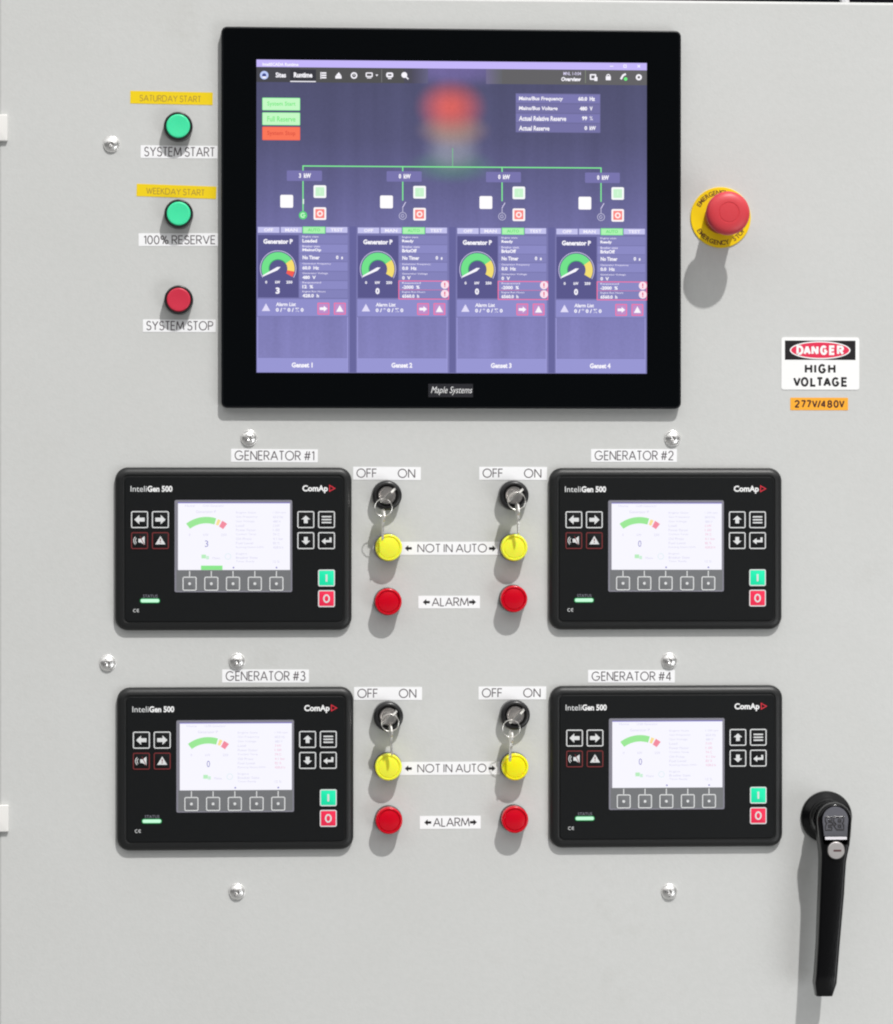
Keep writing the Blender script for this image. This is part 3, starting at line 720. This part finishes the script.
def blob(cx_, cy_, rx_, ry_, colr, k_, soft=.15):
    global cur
    x, y = p(cx_, cy_)
    mp = nt.nodes.new('ShaderNodeMapping'); mp.vector_type = 'POINT'
    mp.inputs['Location'].default_value = (-x/rx_, -y/ry_, 0); mp.inputs['Scale'].default_value = (1000/rx_, 1000/ry_, 0)
    L(tc.outputs['Object'], mp.inputs['Vector'])
    ln = nt.nodes.new('ShaderNodeVectorMath'); ln.operation = 'LENGTH'; L(mp.outputs[0], ln.inputs[0])
    r_ = nt.nodes.new('ShaderNodeMapRange'); r_.interpolation_type = 'SMOOTHSTEP'
    r_.inputs['From Min'].default_value = soft; r_.inputs['From Max'].default_value = 1; r_.inputs['To Min'].default_value = k_; r_.inputs['To Max'].default_value = 0
    L(ln.outputs['Value'], r_.inputs['Value'])
    x_ = nt.nodes.new('ShaderNodeMix'); x_.data_type = 'RGBA'; L(r_.outputs[0], x_.inputs[0]); L(cur, x_.inputs[6]); x_.inputs[7].default_value = (*lin(colr), 1)
    cur = x_.outputs[2]
blob(455, 70, 62, 22, (118, 106, 165), .8)
blob(452, 166, 50, 20, (92, 138, 122), .6)
blob(453, 150, 34, 26, (146, 148, 168), .8)
blob(453, 130, 42, 22, (176, 144, 128), .7)
blob(451, 107, 40, 32, (226, 100, 92), .93, .0)
# grain of the panel and faint vertical banding
nz = nt.nodes.new('ShaderNodeTexNoise'); nz.inputs['Scale'].default_value = 420; nz.inputs['Detail'].default_value = 2; L(tc.outputs['Object'], nz.inputs['Vector'])
mp = nt.nodes.new('ShaderNodeMapping'); mp.inputs['Scale'].default_value = (45, 1.5, 0); L(tc.outputs['Object'], mp.inputs['Vector'])
nb = nt.nodes.new('ShaderNodeTexNoise'); nb.inputs['Scale'].default_value = 1; nb.inputs['Detail'].default_value = 3; L(mp.outputs[0], nb.inputs['Vector'])
ad = nt.nodes.new('ShaderNodeMath'); ad.operation = 'MULTIPLY_ADD'; L(nz.outputs['Fac'], ad.inputs[0]); ad.inputs[1].default_value = .35; L(nb.outputs['Fac'], ad.inputs[2])
ar = nt.nodes.new('ShaderNodeMapRange'); L(ad.outputs[0], ar.inputs['Value']); ar.inputs['From Min'].default_value = .35; ar.inputs['From Max'].default_value = 1.0; ar.inputs['To Min'].default_value = .84; ar.inputs['To Max'].default_value = 1.14
L(cur, b.inputs['Emission Color']); L(ar.outputs[0], b.inputs['Emission Strength'])
ZB = MH+.05
m = MB(); m.rect(X0, Y1, X1, Y0, ZB, bgm)
disp = m.build('display', mo)
def prect(mb, x0, y0, x1, y1, lay, mt):
    a = p(x0, (y0+y1)/2)[0]; b2 = p(x1, (y0+y1)/2)[0]; t = p((x0+x1)/2, y0)[1]; bt = p((x0+x1)/2, y1)[1]
    mb.rect(a, bt, b2, t, ZB+.05*lay, mt)
def ptext(mb, s_, x0, y0, x1, y1, lay, mt, bold=.03, shear=0, res=2):
    (a, _), (b2, _) = p(x0, (y0+y1)/2), p(x1, (y0+y1)/2); xm = (x0+x1)/2
    mb.text(s_, a, p(xm, y1)[1], b2, p(xm, y0)[1], ZB+.05*lay, mt, bold, shear, res)
def Z(l): return ZB+.05*l
wt = em((250, 248, 255)); pw = em((222, 216, 246)); lav = em((196, 182, 250)); bar = em((96, 96, 100)); bard = em((62, 62, 70))
# title and tool bar
m = MB()
m.rect(X0, p(451, 68.6)[1], X1, Y0, Z(1), lav)
ptext(m, 'InteliSCADA Runtime', 262.5, 62.7, 298.5, 66, 2, wt, .03)
_, tb0 = p(451, 68.6); _, tb1 = p(451, 83.6)
m.rect(X0, tb1, p(300, 75)[0], tb0, Z(1), em((66, 66, 72)))
m.rect(p(300, 75)[0], tb1, p(404, 75)[0], tb0, Z(1), em((78, 78, 78)))
m.rect(p(404, 75)[0], tb1, p(412, 75)[0], tb0, Z(1), em((74, 73, 86)))
m.rect(p(502, 75)[0], tb1, X1, tb0, Z(1), em((96, 95, 97)))
for k_ in range(8): m.rect(p(412+k_*2, 75)[0], tb1, p(414+k_*2, 75)[0], tb0, Z(1), em((76+3*k_, 74+3*k_, 92+5*k_)))
for k_ in range(8): m.rect(p(486+k_*2, 75)[0], tb1, p(488+k_*2, 75)[0], tb0, Z(1), em((112-2*k_, 106-k_, 140-5*k_)))
m.disc(*p(264.2, 75.2), 4.2, Z(2), em((190, 205, 250))); m.disc(*p(264.2, 75.4), 2.1, Z(3), em((60, 70, 140)), 12); m.rect(p(262.5, 75)[0], p(264, 78)[1], p(266, 75)[0], p(264, 76.4)[1], Z(4), wt)
prect(m, 290.2, 69.5, 316, 82, 2, em((50, 50, 58)))
ptext(m, 'Sites', 275.6, 72.4, 286, 77.6, 3, wt, .035); ptext(m, 'Runtime', 293.8, 72.4, 312.4, 77.6, 3, wt, .045)
prect(m, 290.2, 81, 315.8, 82, 3, wt)
for k_ in range(3): prect(m, 321.5, 72.3+k_*2.3, 326.3, 73.8+k_*2.3, 3, wt)
prect(m, 320.4, 72, 321.2, 79, 3, wt)
prect(m, 335.3, 76, 341.5, 78.6, 3, wt); m.poly([p(335.6, 75.8), p(341.4, 75.8), p(338.8, 72.2)], Z(3), wt)
m.arc(*p(354, 75.5), 1.9, 3.3, 0, 360, Z(3), wt); prect(m, 353.7, 74, 354.3, 76, 3, wt)
m.frame(*p(369.2, 74.8), 7, 4.6, 1, 1.1, Z(3), wt); prect(m, 367, 77.6, 371.4, 78.4, 3, wt); m.poly([p(375.5, 74.6), p(376.8, 76.4), p(378.2, 74.6)], Z(3), wt)
prect(m, 381.4, 69.5, 381.9, 82.5, 2, em((130, 130, 130)))
m.frame(*p(389.7, 75), 7, 5, 1.8, 1.7, Z(3), wt); prect(m, 388, 78, 391.4, 79, 3, wt)
m.disc(*p(404.3, 75), 2.9, Z(3), wt, 16); m.line([p(405.6, 76.6), p(408.4, 79.2)], 1.3, Z(4), wt)
ptext(m, 'MNL 1-0:04', 563.4, 71.9, 581, 75.3, 2, pw, .01); ptext(m, 'Overview', 561.2, 77, 581, 81.3, 2, wt, .045, .15)
prect(m, 585.2, 69.5, 585.7, 83, 2, em((140, 150, 130)))
m.frame(*p(593, 77), 6.4, 5.8, .6, 1.4, Z(3), wt); prect(m, 594.4, 77, 597.4, 81, 4, wt)
m.arc(*p(608.3, 76), 1.0, 2.0, 0, 180, Z(3), wt, 10); prect(m, 605.8, 76.2, 610.8, 80.2, 3, wt)
m.line([p(620.8, 79.2), p(623, 75.4), p(625.8, 74)], 2, Z(3), wt); m.disc(*p(625.6, 79), 1.8, Z(4), em((110, 240, 130)), 12)
m.arc(*p(638.8, 77.3), 1.3, 3.1, 0, 360, Z(3), wt)
prect(m, 609.8, 65.9, 613.4, 66.6, 2, wt); m.frame(*p(625, 66.2), 3.2, 3.2, .3, .7, Z(2), wt); m.line([p(637.5, 65), p(640, 67.4)], .8, Z(2), wt); m.line([p(637.5, 67.4), p(640, 65)], .8, Z(3), wt)
m.build('tool_bar', disp)
# three screen buttons
for y0, y1, f_, tcol, s_ in ((97.8, 110.4, (196, 248, 196), (120, 232, 130), 'System Start'), (112.5, 125.2, (196, 248, 196), (120, 232, 130), 'Full Reserve'), (126.8, 140.2, (250, 116, 84), (220, 82, 62), 'System Stop')):
    m = MB(); x, y = p(281.2, (y0+y1)/2); w_ = 37.6; hh = (y1-y0)
    m.poly(rr(x, y, w_, hh, .8, 3), Z(1), em((130, 240, 150) if f_[0] < 200 else (240, 96, 70))); m.poly(rr(x, y, w_-1, hh-1, .5, 3), Z(2), em(f_))
    ptext(m, s_, 267.2, (y0+y1)/2-2.6, 295.5, (y0+y1)/2+2.9, 3, em(tcol), .015)
    bo = m.build('screen_button', disp)
# read-out box
m = MB()
prect(m, 515.6, 93.6, 600.4, 132.6, 1, em((108, 106, 154)))
for k_, (s_, x1_, v_, vx, un, ux1) in enumerate((('Mains/Bus Frequency', 563, '60.0', 578.2, 'Hz', 595), ('Mains/Bus Voltage', 557.6, '480', 579.6, 'V', 592.6), ('Actual Relative Reserve', 566.2, '99', 582, '%', 592.8), ('Actual Reserve', 549.4, '0', 584.4, 'kW', 595.8))):
    y = 98.8+k_*9.75
    prect(m, 516.2, y-4.3, 599.8, y+4.2, 2, em((122, 119, 176) if k_ % 2 == 0 else (115, 112, 164)))
    ptext(m, s_, 518.8, y-2.2, x1_, y+2.7, 3, wt, .03, .1); ptext(m, v_, vx, y-2, 587.2, y+2.1, 3, wt, .045); ptext(m, un, 589.6, y-2, ux1, y+2.1, 3, wt, .0 if un == '%' else .045)
m.build('readout_panel', disp)
# bus bar and feeders
GR = em((130, 236, 150)); GY = em((190, 188, 215))
x1c, _ = p(303, 190); step = (p(601.0, 190)[0]-x1c)/3
m = MB()
yb_ = p(452, 167)[1]
m.rect(x1c-.6, yb_-.6, x1c+3*step+.6, yb_+.6, Z(1), GR)
xm_ = p(452.6, 158)[0]; m.rect(xm_-.4, yb_+.6, xm_+.4, p(452, 148)[1], Z(1), em((120, 190, 140)))
def Y(py): return p(303, py)[1]
sk = (p(601, 190)[1]-p(303, 190)[1])*0
for k_ in range(4):
    x = x1c+k_*step
    m.rect(x-.6, Y(200 if k_ else 211), x+.6, yb_-.6, Z(2), GR)
    m.poly(rr(x+1.4, Y(175.8), 35, 10.4, 1, 3), Z(3), em((118, 114, 172)))
    m.text('%d  kW' % (3 if k_ == 0 else 0), x-4, Y(178), x+8, Y(173.2), Z(4), wt, .05)
    if k_ == 0:
        m.rect(x-.2, Y(204), x+1, Y(199), Z(3), em((230, 255, 235)))
        m.disc(x, Y(215.3), 4.1, Z(2), em((90, 214, 120)), 20); m.arc(x, Y(215.3), 1.4, 2.6, 40, 320, Z(3), em((200, 250, 205)), 12); m.rect(x, Y(216), x+2.4, Y(215), Z(4), em((200, 250, 205)))
    else:
        m.line([(x-.2, Y(207)), (x+3, Y(201.4))], .8, Z(2), pw); m.rect(x-.4, Y(211.3), x+.4, Y(206.6), Z(3), GY)
        m.arc(x, Y(215.3), 3.2, 3.9, 0, 360, Z(2), GY, 20); m.arc(x, Y(215.3), 1.2, 1.9, 40, 320, Z(2), GY, 10); m.rect(x+.2, Y(215.8), x+1.8, Y(215.1), Z(3), GY)
    m.poly(rr(x-16.2, Y(201.4), 12.8, 12.8, 1.4, 3), Z(1), em((255, 253, 255)))
    m.poly(rr(x+16.8, Y(191.5), 12.6, 12.6, 1.4, 3), Z(1), em((250, 252, 252))); m.poly(rr(x+16.8, Y(191.5), 8.8, 8.8, .5, 3), Z(2), em((200, 243, 205))); m.rect(x+16.3, Y(193.6), x+17.3, Y(189.4), Z(3), em((214, 248, 218)))
    m.poly(rr(x+16.8, Y(213.5), 12.6, 12.6, 1.4, 3), Z(1), em((255, 248, 250))); m.poly(rr(x+16.8, Y(213.5), 9, 9, .5, 3), Z(2), em((250, 134, 128))); m.arc(x+16.8, Y(213.5), 1.5, 3, 0, 360, Z(3), em((255, 240, 240)), 18)
m.build('circuit_diagram', disp)
# four generator columns
BX = em((130, 129, 186)); BX2 = em((138, 137, 196)); SEP = em((120, 119, 174)); DK = em((86, 84, 138)); FOOT = em((150, 149, 210)); EDG = em((160, 158, 220)); TAB = em((196, 195, 238)); RO = em((246, 116, 164)); GUT = em((100, 99, 155))
for k_ in range(4):
    m = MB(); dx = k_*step
    def g(px, py): x, y = p(px, py); return x+dx, y
    def R4(x0, y0, x1, y1, lay, mt):
        (a, t), (b2, bt) = g(x0, y0), g(x1, y1); m.rect(a, bt, b2, t, Z(lay), mt)
    def T4(s_, x0, y0, x1, y1, lay, mt, bold=.03, shear=0):
        (a, t), (b2, bt) = g(x0, y0), g(x1, y1); m.text(s_, a, bt, b2, t, Z(lay), mt, bold, shear)
    R4(256.9, 226.4, 349, 372.4, 1, SEP)
    if k_ < 3: R4(349.6, 226.4, 356.2, 372.4, 1, GUT)
    for x0, x1, s_, on in ((257.9, 279.4, 'OFF', 0), (280.8, 301.9, 'MAN', 0), (302.7, 325.3, 'AUTO', 1), (326, 347.4, 'TEST', 0)):
        if on: R4(x0, 226.6, x1, 233.6, 2, em((120, 236, 140))); R4(x0+.7, 227.2, x1-.7, 233, 3, em((176, 244, 180)))
        else: R4(x0, 227, x1, 232.8, 2, TAB)
        T4(s_, (x0+x1)/2-(6.2 if s_ != 'OFF' else 4.6), 228.3, (x0+x1)/2+(6.2 if s_ != 'OFF' else 4.6), 231.6, 4, em((110, 222, 128)) if on else em((246, 243, 255)), .03)
    R4(257.9, 235, 298.6, 297.6, 2, DK)
    T4('Generator P', 263.3, 238.9, 292.8, 244.0, 3, wt, .05)
    x, y = g(278.1, 268.6)
    m.arc(x, y, 17.4, 18.0, 210, -30, Z(3), em((216, 212, 240)), 40)
    m.arc(x, y, 9.2, 16.4, 207, 34, Z(3), em((112, 226, 138)), 32)
    m.arc(x, y, 8.6, 9.4, 207, 34, Z(4), em((60, 170, 100)), 32)
    if k_ == 0: m.arc(x, y, 9.2, 16.4, 34, -10, Z(3), em((250, 222, 110)), 10); m.arc(x, y, 9.2, 16.4, -10, -30, Z(3), em((244, 92, 82)), 8)
    else: m.arc(x, y, 9.2, 16.4, 34, -30, Z(3), em((244, 222, 112)), 14)
    a = R(207); m.poly([(x+16.5*math.cos(a)-.4, y+16.5*math.sin(a)-.6), (x-1.2+.6, y-1.6), (x+2.6, y+1.6), (x-.9, y+1.6), (x+16.5*math.cos(a)-.8, y+16.5*math.sin(a)+.6)], Z(5), wt)
    T4('0', 265.2, 280.7, 267.2, 283.6, 3, wt, .04); T4('kW', 275.2, 280.7, 280.2, 283.6, 3, wt, .04); T4('250', 286.3, 280.7, 292.4, 283.6, 3, wt, .04)
    T4('3' if k_ == 0 else '0', 275.6, 287.4, 279.8, 293.9, 3, wt, .05)
    rows = [(235, 243.8), (244.4, 252.8), (253.3, 261.2), (262, 270.9), (271.6, 280.1), (280.9, 289.2), (289.9, 297.9)]
    top = [('Engine state', 318.5), ('Breaker state', 320), None, ('Generator Frequency', 331), ('Generator Voltage', 328), ('Requested', 321), ('Engine Run Hours', 325.5)]
    val = [('Loaded', 317), ('MainsOp', 321.3), None, ('60.0  Hz', 319), ('480  V', 315.8), ('12  %', 313.2), ('428.0  h', 319)] if k_ == 0 else [('Ready', 314), ('BrksOff', 317), None, ('0.0  Hz', 317), ('0  V', 311), ('-2000  %', 320), ('6560.0  h', 319.5)]
    for j, (a_, b_) in enumerate(rows):
        R4(299.6, a_, 347.6, b_, 2, BX2 if j % 2 else BX)
        if top[j] is None:
            T4('No Timer', 302.6, 255.5, 319.6, 259.5, 3, wt, .04); T4('0  s', 336, 255.5, 343, 259.3, 3, wt, .04)
        else:
            T4(top[j][0], 302.4, a_+.7, top[j][1], a_+3.0, 3, em((236, 232, 252)), .01)
            T4(val[j][0], 302.4, a_+4.0, val[j][1], a_+7.6, 3, wt, .04)
    if k_:
        (xa_, yt_), (xb_, ybt_) = g(298.6, 280.0), g(349.4, 299.2)
        m.frame((xa_+xb_)/2, (yt_+ybt_)/2, xb_-xa_, yt_-ybt_, .5, .9, Z(4), RO); R4(299.6, 289.2, 348.4, 289.8, 4, RO)
        for yy in (284.4, 293.4): m.disc(*g(345.2, yy), 4.0, Z(5), em((252, 226, 238)), 20); R4(344.6, yy-2.2, 345.8, yy+.8, 6, em((225, 90, 130))); R4(344.6, yy+1.3, 345.8, yy+2.3, 6, em((225, 90, 130)))
    R4(257.4, 298.8, 348, 316.2, 2, em((142, 141, 202)))
    m.poly([g(261.8, 311), g(270.2, 311), g(266, 303.4)], Z(3), em((226, 221, 248)))
    T4('Alarm List', 275.8, 302.4, 295.8, 306.2, 3, wt, .03, .1); T4('0 / * 0 / \u03a3 0', 275.8, 307.6, 303.6, 312, 3, wt, .04)
    for xx in (323.4, 339.8):
        x, y = g(xx, 308.7); m.frame(x, y, 11.8, 11.8, .8, 1, Z(3), RO); m.rect(x-4.6, y-4.6, x+4.6, y+4.6, Z(3), em((190, 142, 202)))
        if xx < 330: m.poly([(x+4, y), (x+.4, y+3), (x+.4, y+1.3), (x-3.6, y+1.3), (x-3.6, y-1.3), (x+.4, y-1.3), (x+.4, y-3)][::-1], Z(4), wt)
        else: m.poly([(x-3.6, y-3), (x+3.6, y-3), (x, y+3.6)], Z(4), wt)
    R4(257.4, 316.8, 348, 357.6, 2, bgm); 
    for xx in (257.6, 347.6): R4(xx-.35, 316.8, xx+.35, 372, 3, EDG)
    R4(257.4, 357.8, 348, 372.4, 2, FOOT)
    T4('Genset %d' % (k_+1), 291.6, 362.4, 312.6, 367.6, 3, wt, .045)
    m.build('status_panel', disp)

# ------------------------------------------------------------------ light
world = bpy.data.worlds.new('World'); sc.world = world; world.use_nodes = True
nt = world.node_tree; L = nt.links.new; bg = nt.nodes['Background']
tc = nt.nodes.new('ShaderNodeTexCoord'); sx = nt.nodes.new('ShaderNodeSeparateXYZ'); L(tc.outputs['Generated'], sx.inputs[0])
mr = nt.nodes.new('ShaderNodeMapRange'); L(sx.outputs['Z'], mr.inputs['Value']); mr.inputs['From Min'].default_value = -1; mr.inputs['From Max'].default_value = 1
cr = nt.nodes.new('ShaderNodeValToRGB'); e = cr.color_ramp.elements
e[0].position = 0; e[0].color = (.34, .34, .33, 1); e[1].position = 1; e[1].color = (1.0, 1.0, 1.0, 1)
for pos, v in ((.38, .30), (.45, .035), (.61, .035), (.68, .62), (.77, 1.05)): q_ = e.new(pos); q_.color = (v, v, v*.985, 1)
L(mr.outputs[0], cr.inputs['Fac']); L(cr.outputs['Color'], bg.inputs['Color'])
bg.inputs['Strength'].default_value = 1.0

def area(name, loc, target, size, power, colr=(1, .985, .96), sy=None):
    ld = bpy.data.lights.new(name, 'AREA'); ld.energy = power; ld.color = colr
    ld.shape = 'RECTANGLE' if sy else 'DISK'; ld.size = size
    if sy: ld.size_y = sy
    o = bpy.data.objects.new(name, ld); col.objects.link(o); o.location = loc
    o.rotation_euler = (Vector(target)-Vector(loc)).to_track_quat('-Z', 'Y').to_euler()
    return o
t_ = 8.5
area('hall_lamp', (cx0+.345*t_, -t_, cz0+1.33*t_), (cx0, 0, cz0), .30, 1830)
area('side_fill', (cx0+2.0, -2.2, cz0-1.1), (cx0+.3, 0, cz0-.1), 1.6, 21, (.97, .99, 1))  # added soft fill, no known lamp there; brightens the door's lower right

# ------------------------------------------------------------------ output
sc.view_settings.view_transform = 'Standard'; sc.view_settings.look = 'None'; sc.view_settings.exposure = 0; sc.view_settings.gamma = 1
sc.cycles.filter_width = 2.1
sc.cycles.max_bounces = 6
